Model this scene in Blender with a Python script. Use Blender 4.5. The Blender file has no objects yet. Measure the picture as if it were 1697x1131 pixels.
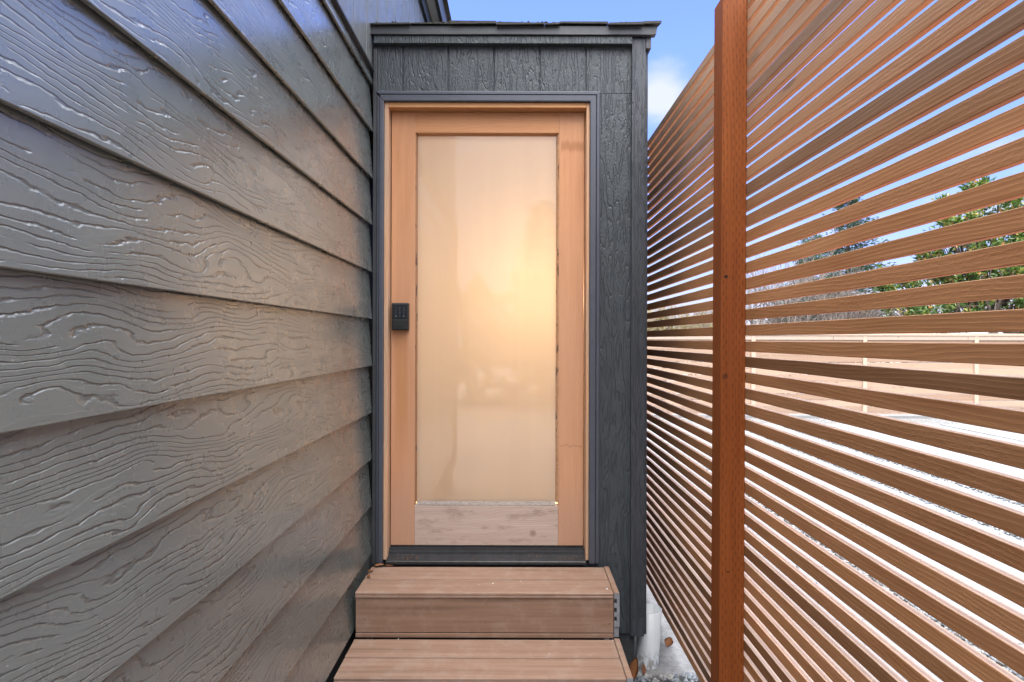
import bpy, bmesh, math, random
from mathutils import Vector, Matrix, noise
R = math.radians
sc = bpy.context.scene
COL = sc.collection
EYE = 1.62

# ---------------------------------------------------------------- camera
cam_d = bpy.data.cameras.new("camera")
cam = bpy.data.objects.new("camera", cam_d)
COL.objects.link(cam)
cam_d.sensor_width = 36.0
cam_d.lens = 36.0 * 960 / 1697
cam_d.shift_x = -8.5 / 1697
cam_d.shift_y = -3.0 / 1697
cam_d.clip_start = 0.02
cam_d.clip_end = 500
cam.matrix_world = Matrix.Translation((0, 0, EYE)) @ Matrix.Rotation(R(90), 4, 'X') @ Matrix.Rotation(R(0.16), 4, 'Z')
sc.camera = cam

# ---------------------------------------------------------------- world
SUN_DIR = Vector((-0.10, -0.34, 0.93)).normalized()      # towards the sun
sun_el = math.asin(SUN_DIR.z)
sun_az = math.atan2(SUN_DIR.x, SUN_DIR.y)
w = bpy.data.worlds.new("World")
sc.world = w
w.use_nodes = True
nt = w.node_tree
nt.nodes.clear()
def wn(t, **k):
    n = nt.nodes.new(t)
    for a, b in k.items(): setattr(n, a, b)
    return n
out = wn('ShaderNodeOutputWorld'); bg = wn('ShaderNodeBackground')
sky = wn('ShaderNodeTexSky', sky_type='NISHITA', sun_disc=False)
sky.sun_elevation = sun_el; sky.sun_rotation = sun_az
sky.air_density = 1.2; sky.dust_density = 0.6; sky.ozone_density = 2.0
tc = wn('ShaderNodeTexCoord'); sep = wn('ShaderNodeSeparateXYZ')
nt.links.new(tc.outputs['Generated'], sep.inputs[0])
def wm(op, a, b=None, c=None):
    n = wn('ShaderNodeMath', operation=op)
    for i, v in enumerate((a, b, c)):
        if v is None: continue
        if isinstance(v, (int, float)): n.inputs[i].default_value = v
        else: nt.links.new(v, n.inputs[i])
    return n.outputs[0]
zc = wm('MAXIMUM', sep.outputs[2], 0.02)
den = wm('ADD', zc, 0.22)
px = wm('DIVIDE', sep.outputs[0], den); py = wm('DIVIDE', sep.outputs[1], den)
cmb = wn('ShaderNodeCombineXYZ')
nt.links.new(px, cmb.inputs[0]); nt.links.new(py, cmb.inputs[1])
cmb.inputs[2].default_value = 3.7
nz = wn('ShaderNodeTexNoise'); nz.inputs['Scale'].default_value = 1.35
nz.inputs['Detail'].default_value = 7; nz.inputs['Roughness'].default_value = 0.58
nt.links.new(cmb.outputs[0], nz.inputs['Vector'])
# clouds thicken towards the horizon; behind the camera the sky is more veiled
low = wm('MULTIPLY', wm('MAXIMUM', wm('SUBTRACT', 0.42, zc), 0.0), 0.5)
back = wm('MULTIPLY', wm('MAXIMUM', wm('MULTIPLY', sep.outputs[1], -1.0), 0.0), 0.45)
hs = wn('ShaderNodeMapRange', interpolation_type='SMOOTHSTEP'); nt.links.new(wm('SUBTRACT', sep.outputs[2], wm('MULTIPLY', sep.outputs[1], 0.12)), hs.inputs['Value'])
hs.inputs['From Min'].default_value = 0.38; hs.inputs['From Max'].default_value = 0.62
high = wm('MULTIPLY', hs.outputs[0], 0.30)  # extra cloud overhead, out of view, added bright to fill the passage
# one small cumulus low ahead, just right of the vestibule corner
vd = wn('ShaderNodeVectorMath', operation='DISTANCE')
cl = wn('ShaderNodeVectorMath', operation='NORMALIZE'); nt.links.new(tc.outputs['Generated'], cl.inputs[0])
nt.links.new(cl.outputs[0], vd.inputs[0])
vd.inputs[1].default_value = Vector((238, 960, 405)).normalized()
puff = wm('MULTIPLY', wm('MAXIMUM', wm('SUBTRACT', 0.085, vd.outputs['Value']), 0.0), 5.6)
cov = wm('ADD', high, wm('ADD', wm('ADD', wm('ADD', nz.outputs['Fac'], low), back), puff))
mr = wn('ShaderNodeMapRange', interpolation_type='SMOOTHSTEP')
nt.links.new(cov, mr.inputs['Value'])
mr.inputs['From Min'].default_value = 0.62; mr.inputs['From Max'].default_value = 0.86
mr.inputs['To Max'].default_value = 0.9
mixc = wn('ShaderNodeMix', data_type='RGBA')
nt.links.new(mr.outputs[0], mixc.inputs['Factor'])
tint = wn('ShaderNodeMix', data_type='RGBA', blend_type='MULTIPLY')
tint.inputs['Factor'].default_value = 1
nt.links.new(sky.outputs[0], tint.inputs[6])
tg = wn('ShaderNodeMix', data_type='RGBA'); tg.inputs[6].default_value = (0.34, 0.32, 0.50, 1); tg.inputs[7].default_value = (0.55, 0.58, 0.98, 1)
nt.links.new(wm('MULTIPLY', zc, 2.3), tg.inputs['Factor']); nt.links.new(tg.outputs[2], tint.inputs[7])
nt.links.new(tint.outputs[2], mixc.inputs[6])
cc_ = wn('ShaderNodeMix', data_type='RGBA')
nt.links.new(hs.outputs[0], cc_.inputs['Factor'])
cc_.inputs[6].default_value = (2.15, 2.25, 2.45, 1); cc_.inputs[7].default_value = (12.5, 12.7, 13.2, 1)
nt.links.new(cc_.outputs[2], mixc.inputs[7])
nt.links.new(mixc.outputs[2], bg.inputs['Color'])
bg.inputs['Strength'].default_value = 0.12
nt.links.new(bg.outputs[0], out.inputs[0])

# ---------------------------------------------------------------- sun, exposure
sd = bpy.data.lights.new("sun", 'SUN'); sd.energy = 1.7; sd.angle = R(55); sd.color = (1.0, 0.95, 0.88)
so = bpy.data.objects.new("sun", sd); COL.objects.link(so)
so.rotation_euler = SUN_DIR.to_track_quat('Z', 'Y').to_euler()
so.location = (3, -4, 8)
sc.view_settings.view_transform = 'Standard'
sc.view_settings.look = 'None'
sc.view_settings.gamma = 1
sc.view_settings.exposure = 1.85
sc.render.engine = 'CYCLES'
sc.cycles.max_bounces = 7
sc.cycles.diffuse_bounces = 4
sc.cycles.use_denoising = True

# ================================================================ helpers
class MT:
    """small node-material builder"""
    def __init__(s, name):
        s.m = bpy.data.materials.new(name); s.m.use_nodes = True
        s.t = s.m.node_tree; s.t.nodes.clear()
        s.out = s.t.nodes.new('ShaderNodeOutputMaterial')
        s.b = s.t.nodes.new('ShaderNodeBsdfPrincipled')
        s.t.links.new(s.b.outputs[0], s.out.inputs[0])
        s.co = s.t.nodes.new('ShaderNodeTexCoord').outputs['Object']
        s.geo = s.t.nodes.new('ShaderNodeNewGeometry')
        s.rnd = s.geo.outputs['Random Per Island']
    def put(s, sock, v):
        if v is None: return
        if isinstance(v, bpy.types.NodeSocket): s.t.links.new(v, sock)
        else:
            if isinstance(v, tuple) and len(v) == 3 and sock.type == 'RGBA': v = v + (1,)
            sock.default_value = v
    def math(s, op, a, b=None, c=None, clamp=False):
        n = s.t.nodes.new('ShaderNodeMath'); n.operation = op; n.use_clamp = clamp
        for i, v in enumerate((a, b, c)): s.put(n.inputs[i], v)
        return n.outputs[0]
    def vec(s, op, a, b=None):
        n = s.t.nodes.new('ShaderNodeVectorMath'); n.operation = op
        s.put(n.inputs[0], a)
        if b is not None: s.put(n.inputs[1], b)
        return n.outputs['Value'] if op in ('LENGTH', 'DISTANCE', 'DOT_PRODUCT') else n.outputs[0]
    def sep(s, v):
        n = s.t.nodes.new('ShaderNodeSeparateXYZ'); s.put(n.inputs[0], v); return n.outputs
    def comb(s, x, y, z):
        n = s.t.nodes.new('ShaderNodeCombineXYZ')
        for i, v in enumerate((x, y, z)): s.put(n.inputs[i], v)
        return n.outputs[0]
    def noise(s, v, scale=1.0, detail=2, rough=0.5, dist=0.0):
        n = s.t.nodes.new('ShaderNodeTexNoise'); s.put(n.inputs['Vector'], v)
        n.inputs['Scale'].default_value = scale; n.inputs['Detail'].default_value = detail
        n.inputs['Roughness'].default_value = rough; n.inputs['Distortion'].default_value = dist
        return n.outputs['Fac']
    def voro(s, v, scale=1.0, feature='F1', rand=1.0):
        n = s.t.nodes.new('ShaderNodeTexVoronoi'); n.feature = feature
        s.put(n.inputs['Vector'], v); n.inputs['Scale'].default_value = scale
        n.inputs['Randomness'].default_value = rand
        return n.outputs
    def mr(s, v, a, b, c=0.0, d=1.0, smooth=True):
        n = s.t.nodes.new('ShaderNodeMapRange'); n.interpolation_type = 'SMOOTHSTEP' if smooth else 'LINEAR'
        s.put(n.inputs[0], v)
        for i, x in zip((1, 2, 3, 4), (a, b, c, d)): s.put(n.inputs[i], x)
        return n.outputs[0]
    def ramp(s, v, stops):
        n = s.t.nodes.new('ShaderNodeValToRGB'); s.put(n.inputs[0], v)
        e = n.color_ramp.elements
        while len(e) < len(stops): e.new(0.5)
        for el, (p, c) in zip(e, stops): el.position = p; el.color = tuple(c) + (1,)
        return n.outputs[0]
    def mix(s, f, a, b, blend='MIX'):
        n = s.t.nodes.new('ShaderNodeMix'); n.data_type = 'RGBA'; n.blend_type = blend
        s.put(n.inputs['Factor'], f); s.put(n.inputs[6], a); s.put(n.inputs[7], b)
        return n.outputs[2]
    def bump(s, h, dist=0.001, strength=1.0, prev=None):
        n = s.t.nodes.new('ShaderNodeBump'); s.put(n.inputs['Height'], h)
        n.inputs['Distance'].default_value = dist; n.inputs['Strength'].default_value = strength
        if prev is not None: s.put(n.inputs['Normal'], prev)
        return n.outputs[0]
    def done(s, col=None, rough=None, normal=None, spec=None, **kw):
        s.put(s.b.inputs['Base Color'], col); s.put(s.b.inputs['Roughness'], rough)
        s.put(s.b.inputs['Normal'], normal); s.put(s.b.inputs['Specular IOR Level'], spec)
        for k, v in kw.items(): s.put(s.b.inputs[k], v)
        return s.m

def isl(t, amt=37.0):
    """object coordinates shifted by a random amount for every loose piece"""
    r = t.math('MULTIPLY', t.rnd, amt)
    r2 = t.math('MULTIPLY', t.math('FRACT', t.math('MULTIPLY', t.rnd, 91.7)), amt)
    return t.vec('ADD', t.co, t.comb(r, r2, r))

def along(t, v, axis, la, ac):
    """scale coordinates: la along the grain axis, ac across"""
    k = [ac, ac, ac]; k['XYZ'.index(axis)] = la
    return t.vec('MULTIPLY', v, tuple(k))

def wood(name, axis, dark, light, ring=0.5, rough=0.62, vary=0.3, knots=True, grey=0.0,
         ringfreq=90.0, bump=0.0005, blotch=0.25, greycol=(0.30, 0.27, 0.24), extra=None, rough_slats=False, wander=1.0, spec=0.35):
    t = MT(name)
    v = isl(t)
    # growth rings: distance to a wandering pith line running along the board
    wob = t.noise(along(t, v, axis, 0.9, 3.0), 1, 2, 0.5)
    wob2 = t.noise(along(t, v, axis, 5.0, 14.0), 1, 2, 0.5)
    xs = t.sep(v)
    pa, pb = [xs[i] for i in range(3) if 'XYZ'[i] != axis]
    fa = t.math('ADD', t.math('MULTIPLY', pa, 1.0), t.math('MULTIPLY', pb, 0.9))
    q = t.math('ADD', t.math('ADD', fa, t.math('MULTIPLY', wob, 0.22 * wander)), t.math('MULTIPLY', wob2, 0.018 * wander))
    rings = t.math('FRACT', t.math('MULTIPLY', q, ringfreq))
    late = t.mr(rings, 0.25, 0.9, 0.0, 1.0)
    late = t.math('MULTIPLY', late, t.mr(rings, 1.0, 0.93, 0.0, 1.0))
    fib = t.noise(along(t, v, axis, 9.0, 420.0), 1, 3, 0.6)
    fib2 = t.noise(along(t, v, axis, 3.0, 60.0), 1, 3, 0.6)
    big = t.noise(along(t, v, axis, 1.3, 7.0), 1, 3, 0.55)
    f = t.math('ADD', t.math('MULTIPLY', late, -0.5 * ring), 0.62 + 0.1 * ring)
    f = t.math('ADD', f, t.math('MULTIPLY', t.math('SUBTRACT', fib2, 0.5), 0.75))
    f = t.math('ADD', f, t.math('MULTIPLY', t.math('SUBTRACT', fib, 0.5), 0.35))
    f = t.math('ADD', f, t.math('MULTIPLY', t.math('SUBTRACT', big, 0.5), 4 * blotch * 0.5), clamp=True)
    c = t.mix(f, dark, light)
    if vary:
        r3 = t.math('FRACT', t.math('MULTIPLY', t.rnd, 17.31))
        val = t.mr(r3, 0, 1, 1 - vary, 1 + vary * 0.45, smooth=False)
        odd = t.math('GREATER_THAN', t.math('FRACT', t.math('MULTIPLY', t.rnd, 53.7)), 0.90)
        val = t.math('MULTIPLY', val, t.math('SUBTRACT', 1.0, t.math('MULTIPLY', odd, 0.42)))
        c = t.mix(1.0, c, t.comb(val, val, val), 'MULTIPLY')
        r4 = t.math('FRACT', t.math('MULTIPLY', t.rnd, 29.3))
        c = t.mix(t.math('MULTIPLY', r4, 0.30), c, t.mix(1.0, c, (0.92, 1.02, 1.18), 'MULTIPLY'))
    if knots:
        k = t.voro(along(t, v, axis, 1.9, 9.0), 1)[0]
        kn = t.mr(k, 0.045, 0.12, 1.0, 0.0)
        c = t.mix(t.math('MULTIPLY', kn, 0.75), c, tuple(x * 0.35 for x in dark))
    if grey:
        g = t.mr(t.noise(along(t, v, axis, 2.0, 12.0), 1, 4, 0.6), 0.42, 0.62, 0.0, grey)
        c = t.mix(g, c, greycol)
    if extra: c = extra(t, c)
    h = t.math('ADD', t.math('MULTIPLY', fib, 0.9), t.math('MULTIPLY', late, 0.7))
    if rough_slats:   # rough-sawn faces on some boards
        sawn = t.noise(along(t, v, axis, 70.0, 160.0), 1, 3, 0.6)
        m = t.math('GREATER_THAN', t.math('FRACT', t.math('MULTIPLY', t.rnd, 7.77)), 0.5)
        h = t.math('ADD', h, t.math('MULTIPLY', t.math('MULTIPLY', sawn, m), 3.0))
    return t.done(c, rough, t.bump(h, bump), spec)

def emboss_paint(name, col, axis, la, ac, K, rough=0.36, groove=0.0022, coarse=None, spec=0.5, width=0.13, LN=0.0, J=1.0, lap=None):
    """painted siding with embossed wood grain: contour lines of a stretched noise field"""
    t = MT(name)
    v = isl(t, 11.0)
    s1 = along(t, v, axis, la, ac)
    jit = t.noise(along(t, v, axis, 26.0, 55.0), 1, 2, 0.6)
    jit2 = t.noise(along(t, v, axis, 9.0, 30.0), 1, 2, 0.5)
    n = t.noise(s1, 1, 1.2, 0.4, 0.25)
    acr = t.sep(v)[0 if axis == 'Z' else 2]
    x = t.math('ADD', t.math('ADD', t.math('MULTIPLY', n, K), t.math('MULTIPLY', acr, LN)), t.math('ADD', t.math('MULTIPLY', jit, 0.75 * J), t.math('MULTIPLY', jit2, 1.2 * J)))
    fr = t.math('FRACT', x)
    d = t.math('ABSOLUTE', t.math('SUBTRACT', fr, 0.5))
    line = t.mr(d, 0.02, width, 0.0, 1.0)
    if lap:   # embossing runs out just above each board's lower edge
        fz = t.math('FRACT', t.math('ADD', t.math('DIVIDE', t.math('SUBTRACT', t.sep(t.co)[2], lap[0]), lap[1]), 10.002))
        em = t.mr(fz, 0.012, 0.055)
    else: em = 1.0
    saw = t.math('MULTIPLY', fr, 0.12)
    brk = t.mr(t.noise(along(t, v, axis, 7.0, 38.0), 1, 2, 0.5), 0.36, 0.47, 0.0, 1.0)
    line = t.math('SUBTRACT', 1.0, t.math('MULTIPLY', t.math('SUBTRACT', 1.0, line), brk))
    line = t.math('SUBTRACT', 1.0, t.math('MULTIPLY', t.math('SUBTRACT', 1.0, line), em))
    h = t.math('ADD', line, t.math('MULTIPLY', saw, em))
    fine = t.noise(along(t, v, axis, 40.0, 300.0), 1, 3, 0.6)
    h = t.math('ADD', h, t.math('MULTIPLY', fine, 0.10))
    if coarse:
        cz = t.noise(along(t, v, axis, coarse * 0.55, coarse), 1, 4, 0.65)
        h = t.math('ADD', h, t.math('MULTIPLY', cz, 1.9))
    dirt = t.noise(t.co, 5.0, 5, 0.6)
    c = t.mix(t.mr(dirt, 0.35, 0.7, 0.0, 0.35), col, tuple(k * 1.22 for k in col))
    c = t.mix(t.math('MULTIPLY', t.math('SUBTRACT', 1.0, line), 0.6), c, tuple(k * 0.40 for k in col))  # grooves also darkened in the colour, painting in their shade
    speck = t.mr(t.voro(t.co, 23.0)[0], 0.02, 0.05, 0.5, 0.0)
    c = t.mix(speck, c, (0.45, 0.42, 0.38))
    rg = t.mr(t.noise(t.co, 9.0, 4, 0.6), 0.3, 0.7, rough - 0.05, rough + 0.10)
    return t.done(c, rg, t.bump(h, groove), spec, **{'Coat Weight': 1.0 if spec > 0.9 else 0.0, 'Coat Roughness': 0.23})

def plain(name, col, rough=0.5, spec=0.5, nscale=40, var=0.12, bump=0.0003, metallic=0.0, specks=None):
    t = MT(name)
    n = t.noise(t.co, nscale, 4, 0.6); n2 = t.noise(t.co, nscale * 0.12, 3, 0.6)
    f = t.math('ADD', t.math('MULTIPLY', n, 0.5), t.math('MULTIPLY', n2, 0.5))
    c = t.mix(t.mr(f, 0.3, 0.7), tuple(x * (1 - var) for x in col), tuple(x * (1 + var) for x in col))
    if specks:
        sp = t.mr(t.noise(t.co, 180, 3, 0.7), 0.64, 0.70, 0.0, 0.8)
        c = t.mix(sp, c, specks)
    return t.done(c, rough, t.bump(n, bump), spec, Metallic=metallic)

# ---- mesh helpers
def box(bm, a, b, bev=0.0, mat=0):
    x0, y0, z0 = a; x1, y1, z1 = b
    vs = [bm.verts.new((x, y, z)) for x in (x0, x1) for y in (y0, y1) for z in (z0, z1)]
    fs = []
    for q in ((0, 1, 3, 2), (4, 6, 7, 5), (0, 4, 5, 1), (2, 3, 7, 6), (0, 2, 6, 4), (1, 5, 7, 3)):
        f = bm.faces.new([vs[i] for i in q]); f.material_index = mat; fs.append(f)
    if bev:
        es = list({e for f in fs for e in f.edges})
        r = bmesh.ops.bevel(bm, geom=es, offset=bev, segments=2, profile=0.5, affect='EDGES')
        for f in r['faces']: f.material_index = mat
    return vs
def prism(bm, pts, axis, a, b, mat=0, segs=1, wob=None):
    """extrude a closed 2-D outline along an axis"""
    rings = []
    for i in range(segs + 1):
        s = a + (b - a) * i / segs
        ring = []
        for (u, v) in pts:
            if wob: du, dv = wob(s, u, v)
            else: du = dv = 0
            u2, v2 = u + du, v + dv
            p = {'X': (s, u2, v2), 'Y': (u2, s, v2), 'Z': (u2, v2, s)}[axis]
            ring.append(bm.verts.new(p))
        rings.append(ring)
    n = len(pts)
    for i in range(segs):
        for j in range(n):
            f = bm.faces.new((rings[i][j], rings[i][(j + 1) % n], rings[i + 1][(j + 1) % n], rings[i + 1][j]))
            f.material_index = mat
    bm.faces.new(rings[0][::-1]).material_index = mat
    bm.faces.new(rings[-1]).material_index = mat
def tube(bm, p0, p1, r0, r1, n=8, cap=True, mat=0):
    p0, p1 = Vector(p0), Vector(p1); d = (p1 - p0)
    if d.length < 1e-6: return
    q = d.to_track_quat('Z', 'Y')
    A, B = [], []
    for i in range(n):
        a = 2 * math.pi * i / n; c = Vector((math.cos(a), math.sin(a), 0))
        A.append(bm.verts.new(p0 + q @ (c * r0))); B.append(bm.verts.new(p1 + q @ (c * r1)))
    for i in range(n):
        f = bm.faces.new((A[i], A[(i + 1) % n], B[(i + 1) % n], B[i])); f.material_index = mat; f.smooth = n > 5
    if cap: bm.faces.new(A[::-1]).material_index = mat; bm.faces.new(B).material_index = mat
def wloc(o):
    v = Vector((0, 0, 0))
    while o is not None: v += o.location; o = o.parent
    return v
def obj(name, bm, mats, parent=None, origin=None, fix=True):
    """link ONE mesh object; its vertices are given in world metres"""
    if fix: bmesh.ops.recalc_face_normals(bm, faces=bm.faces[:])
    org = Vector(origin) if origin is not None else (wloc(parent) if parent is not None and fix is not None else Vector((0, 0, 0)))
    me = bpy.data.meshes.new(name)
    if origin is not None: bmesh.ops.translate(bm, verts=bm.verts[:], vec=-org)
    bm.to_mesh(me); bm.free()
    if not isinstance(mats, (list, tuple)): mats = [mats]
    for m in mats: me.materials.append(m)
    o = bpy.data.objects.new(name, me); COL.objects.link(o)
    if parent is not None:
        o.parent = parent
        o.location = (org if origin is not None else Vector((0, 0, 0))) - wloc(parent)
    elif origin is not None: o.location = org
    return o
def tag(o, label=None, cat=None, group=None, kind=None):
    for k, v in (('label', label), ('category', cat), ('group', group), ('kind', kind)):
        if v: o[k] = v
    return o
def thing(name, loc, label, cat, group=None):
    o = bpy.data.objects.new(name, None); COL.objects.link(o)
    o.location = loc; o.empty_display_size = 0.2
    return tag(o, label, cat, group)
NB = bmesh.new

# ================================================================ materials
M = {}
M['lap'] = emboss_paint('lap_siding_paint', (0.118, 0.137, 0.132), 'Y', 2.6, 10.5, 9.5, rough=0.27, groove=0.0020, spec=1.0, width=0.17, LN=64.0, J=0.8, lap=(EYE + 0.093, 0.218))
M['front'] = emboss_paint('vestibule_panel_paint', (0.040, 0.049, 0.056), 'Z', 4.0, 26.0, 9.0, rough=0.33, groove=0.0013, coarse=150, width=0.2, LN=30.0)
M['corner'] = emboss_paint('corner_board_paint', (0.040, 0.045, 0.054), 'Z', 3.0, 60.0, 10.0, rough=0.36, groove=0.0012, width=0.2)
M['upper'] = emboss_paint('upper_panel_paint', (0.16, 0.172, 0.168), 'Z', 2.0, 22.0, 12.0, rough=0.32, groove=0.0012)
M['trim'] = plain('door_casing_paint', (0.058, 0.064, 0.083), 0.42, 0.5, 30, 0.10, 0.0002)
M['trimdark'] = plain('dark_trim_paint', (0.035, 0.038, 0.042), 0.45, 0.5, 40, 0.15, 0.0003)
M['drip'] = plain('drip_edge_metal_paint', (0.055, 0.057, 0.064), 0.42, 0.5, 25, 0.2, 0.0002)
M['white'] = plain('white_soffit_paint', (0.62, 0.62, 0.62), 0.5, 0.4, 20, 0.06)
M['found'] = plain('foundation_dark_paint', (0.030, 0.032, 0.035), 0.7, 0.3, 60, 0.25, 0.0012)
M['room'] = plain('interior_wall_paint', (0.75, 0.70, 0.62), 0.7, 0.2, 20, 0.03)
M['concrete'] = plain('pale_concrete', (0.235, 0.235, 0.23), 0.85, 0.2, 45, 0.28, 0.0008, specks=(0.25, 0.22, 0.2))

def stain(t, c):
    p = t.sep(t.co)
    # tide marks where water has run down the right-hand stile, weathering near the bottom
    wv = t.noise(t.comb(t.math('MULTIPLY', p[0], 45.0), 0.0, 0.0), 1, 3, 0.6)
    zz = t.math('ADD', p[2], t.math('MULTIPLY', t.math('SUBTRACT', wv, 0.5), 0.055))
    right = t.math('GREATER_THAN', p[0], 0.205)
    for z0, wd, a in ((2.535, 0.022, 0.5), (1.115, 0.0035, 0.6)):
        d = t.math('ABSOLUTE', t.math('SUBTRACT', zz, z0))
        m = t.math('MULTIPLY', t.math('MULTIPLY', t.mr(d, wd * 0.3, wd * 1.6, 1.0, 0.0), right), a)
        c = t.mix(m, c, (0.25, 0.08, 0.022))
    c = t.mix(t.mr(p[2], 2.45, 1.5, 0.0, 0.35), c, (0.47, 0.27, 0.185))
    wz = t.mr(t.math('ADD', p[2], t.math('MULTIPLY', t.math('SUBTRACT', t.noise(t.vec('MULTIPLY', t.co, (60.0, 60.0, 3.0)), 1, 3, 0.6), 0.5), 0.5)), 1.05, 0.72, 0.0, 0.40)
    c = t.mix(wz, c, (0.36, 0.24, 0.19))
    # a fresher, more orange strip below the lock
    strip = t.math('MULTIPLY', t.mr(t.math('ABSOLUTE', t.math('SUBTRACT', p[0], -0.548)), 0.022, 0.036, 1.0, 0.0),
                   t.math('MULTIPLY', t.mr(p[2], 1.66, 1.60, 0.0, 1.0), t.mr(p[2], 0.95, 1.30, 0.0, 1.0)))
    c = t.mix(t.math('MULTIPLY', strip, 0.55), c, (0.42, 0.19, 0.07))
    return c
M['stile'] = wood('door_fir_vertical', 'Z', (0.41, 0.172, 0.073), (0.60, 0.315, 0.165), ring=0.25, knots=False, vary=0.0, ringfreq=150, blotch=0.6, extra=stain, rough=0.5)
M['rail'] = wood('door_fir_horizontal', 'X', (0.40, 0.165, 0.065), (0.54, 0.26, 0.115), ring=0.25, knots=False, vary=0.0, ringfreq=120, blotch=0.4, rough=0.5)
def grimy(t, c):
    p = t.sep(t.co)
    g = t.mr(t.noise(t.vec('MULTIPLY', t.co, (9.0, 9.0, 26.0)), 1, 5, 0.7), 0.50, 0.68, 0.0, 0.45)
    c = t.mix(g, c, (0.20, 0.14, 0.11))
    sp = t.mr(t.vec('DISTANCE', t.co, (0.077, 2.745, 0.70)), 0.006, 0.022, 0.55, 0.0)
    return t.mix(sp, c, (0.16, 0.09, 0.06))
M['railgrey'] = wood('door_fir_weathered', 'X', (0.36, 0.255, 0.21), (0.52, 0.41, 0.355), ring=0.3, knots=False, vary=0.0, ringfreq=140, blotch=0.3, extra=grimy)
def bold(t, c):
    v = along(t, t.co, 'Z', 26.0, 90.0)
    n = t.noise(v, 1, 2, 0.5, 0.8)
    f = t.math('FRACT', t.math('MULTIPLY', n, 7.0))
    c = t.mix(t.mr(f, 0.55, 0.8, 0.0, 0.8), c, (0.34, 0.13, 0.04))
    bl = t.mr(t.noise(t.vec('MULTIPLY', t.co, (30.0, 30.0, 14.0)), 1, 3, 0.6), 0.60, 0.66, 0.0, 0.85)
    return t.mix(bl, c, (0.05, 0.035, 0.03))
M['bead'] = wood('glazing_bead_wood', 'Z', (0.42, 0.20, 0.09), (0.66, 0.42, 0.26), ring=0.5, knots=False, vary=0.1, extra=bold)
def boldx(t, c):
    n = t.noise(along(t, t.co, 'X', 16.0, 120.0), 1, 2, 0.5, 0.8)
    f = t.math('FRACT', t.math('MULTIPLY', n, 7.0))
    c = t.mix(t.mr(f, 0.6, 0.8, 0.0, 0.75), c, (0.10, 0.07, 0.055))
    return c
M['beadlow'] = wood('weathered_sill_bead', 'X', (0.17, 0.14, 0.12), (0.31, 0.27, 0.24), ring=0.5, knots=False, vary=0.0, extra=boldx)
M['jamb'] = wood('door_jamb_wood', 'Z', (0.44, 0.22, 0.11), (0.66, 0.40, 0.24), ring=0.5, knots=False, vary=0.1, blotch=0.4, grey=0.3)
M['jambhead'] = wood('door_jamb_head_wood', 'X', (0.44, 0.20, 0.08), (0.58, 0.30, 0.13), ring=0.3, knots=False, vary=0.0)
M['slat'] = wood('cedar_slat', 'Y', (0.25, 0.118, 0.055), (0.42, 0.245, 0.145), ring=0.32, vary=0.32, ringfreq=110, bump=0.00035, rough=0.68, rough_slats=True, blotch=0.5)
def orange(t, c):
    topgrey = t.math('MULTIPLY', t.mr(t.sep(t.co)[2], 1.85, 2.75, 0.0, 0.5), t.mr(t.noise(t.vec('MULTIPLY', isl(t), (1.0, 1.6, 20.0)), 1, 3, 0.6), 0.3, 0.6, 0.55, 1.0))
    c = t.mix(topgrey, c, (0.42, 0.335, 0.265))  # upper slats mixed towards a paler grey tan
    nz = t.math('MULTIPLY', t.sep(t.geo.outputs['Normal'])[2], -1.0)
    c = t.mix(t.mr(nz, -0.6, -0.9), c, t.mix(0.62, c, (0.82, 0.66, 0.53)))  # pale top faces: light from above painted into the colour
    return t.mix(t.mr(nz, 0.6, 0.9), c, t.mix(1.0, c, (1.25, 0.90, 0.62), 'MULTIPLY'))  # orange undersides: light bounced off the ground painted into the colour
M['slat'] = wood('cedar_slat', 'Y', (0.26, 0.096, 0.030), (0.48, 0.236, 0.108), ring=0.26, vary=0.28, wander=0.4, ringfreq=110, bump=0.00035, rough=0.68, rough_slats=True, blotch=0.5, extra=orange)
M['fenceback'] = wood('new_fence_board', 'X', (0.36, 0.22, 0.145), (0.50, 0.34, 0.24), ring=0.3, vary=0.25, ringfreq=60, rough=0.7)
M['fencepost'] = wood('new_fence_post', 'Z', (0.42, 0.30, 0.22), (0.55, 0.42, 0.32), ring=0.3, vary=0.1, ringfreq=60, rough=0.7)

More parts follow.
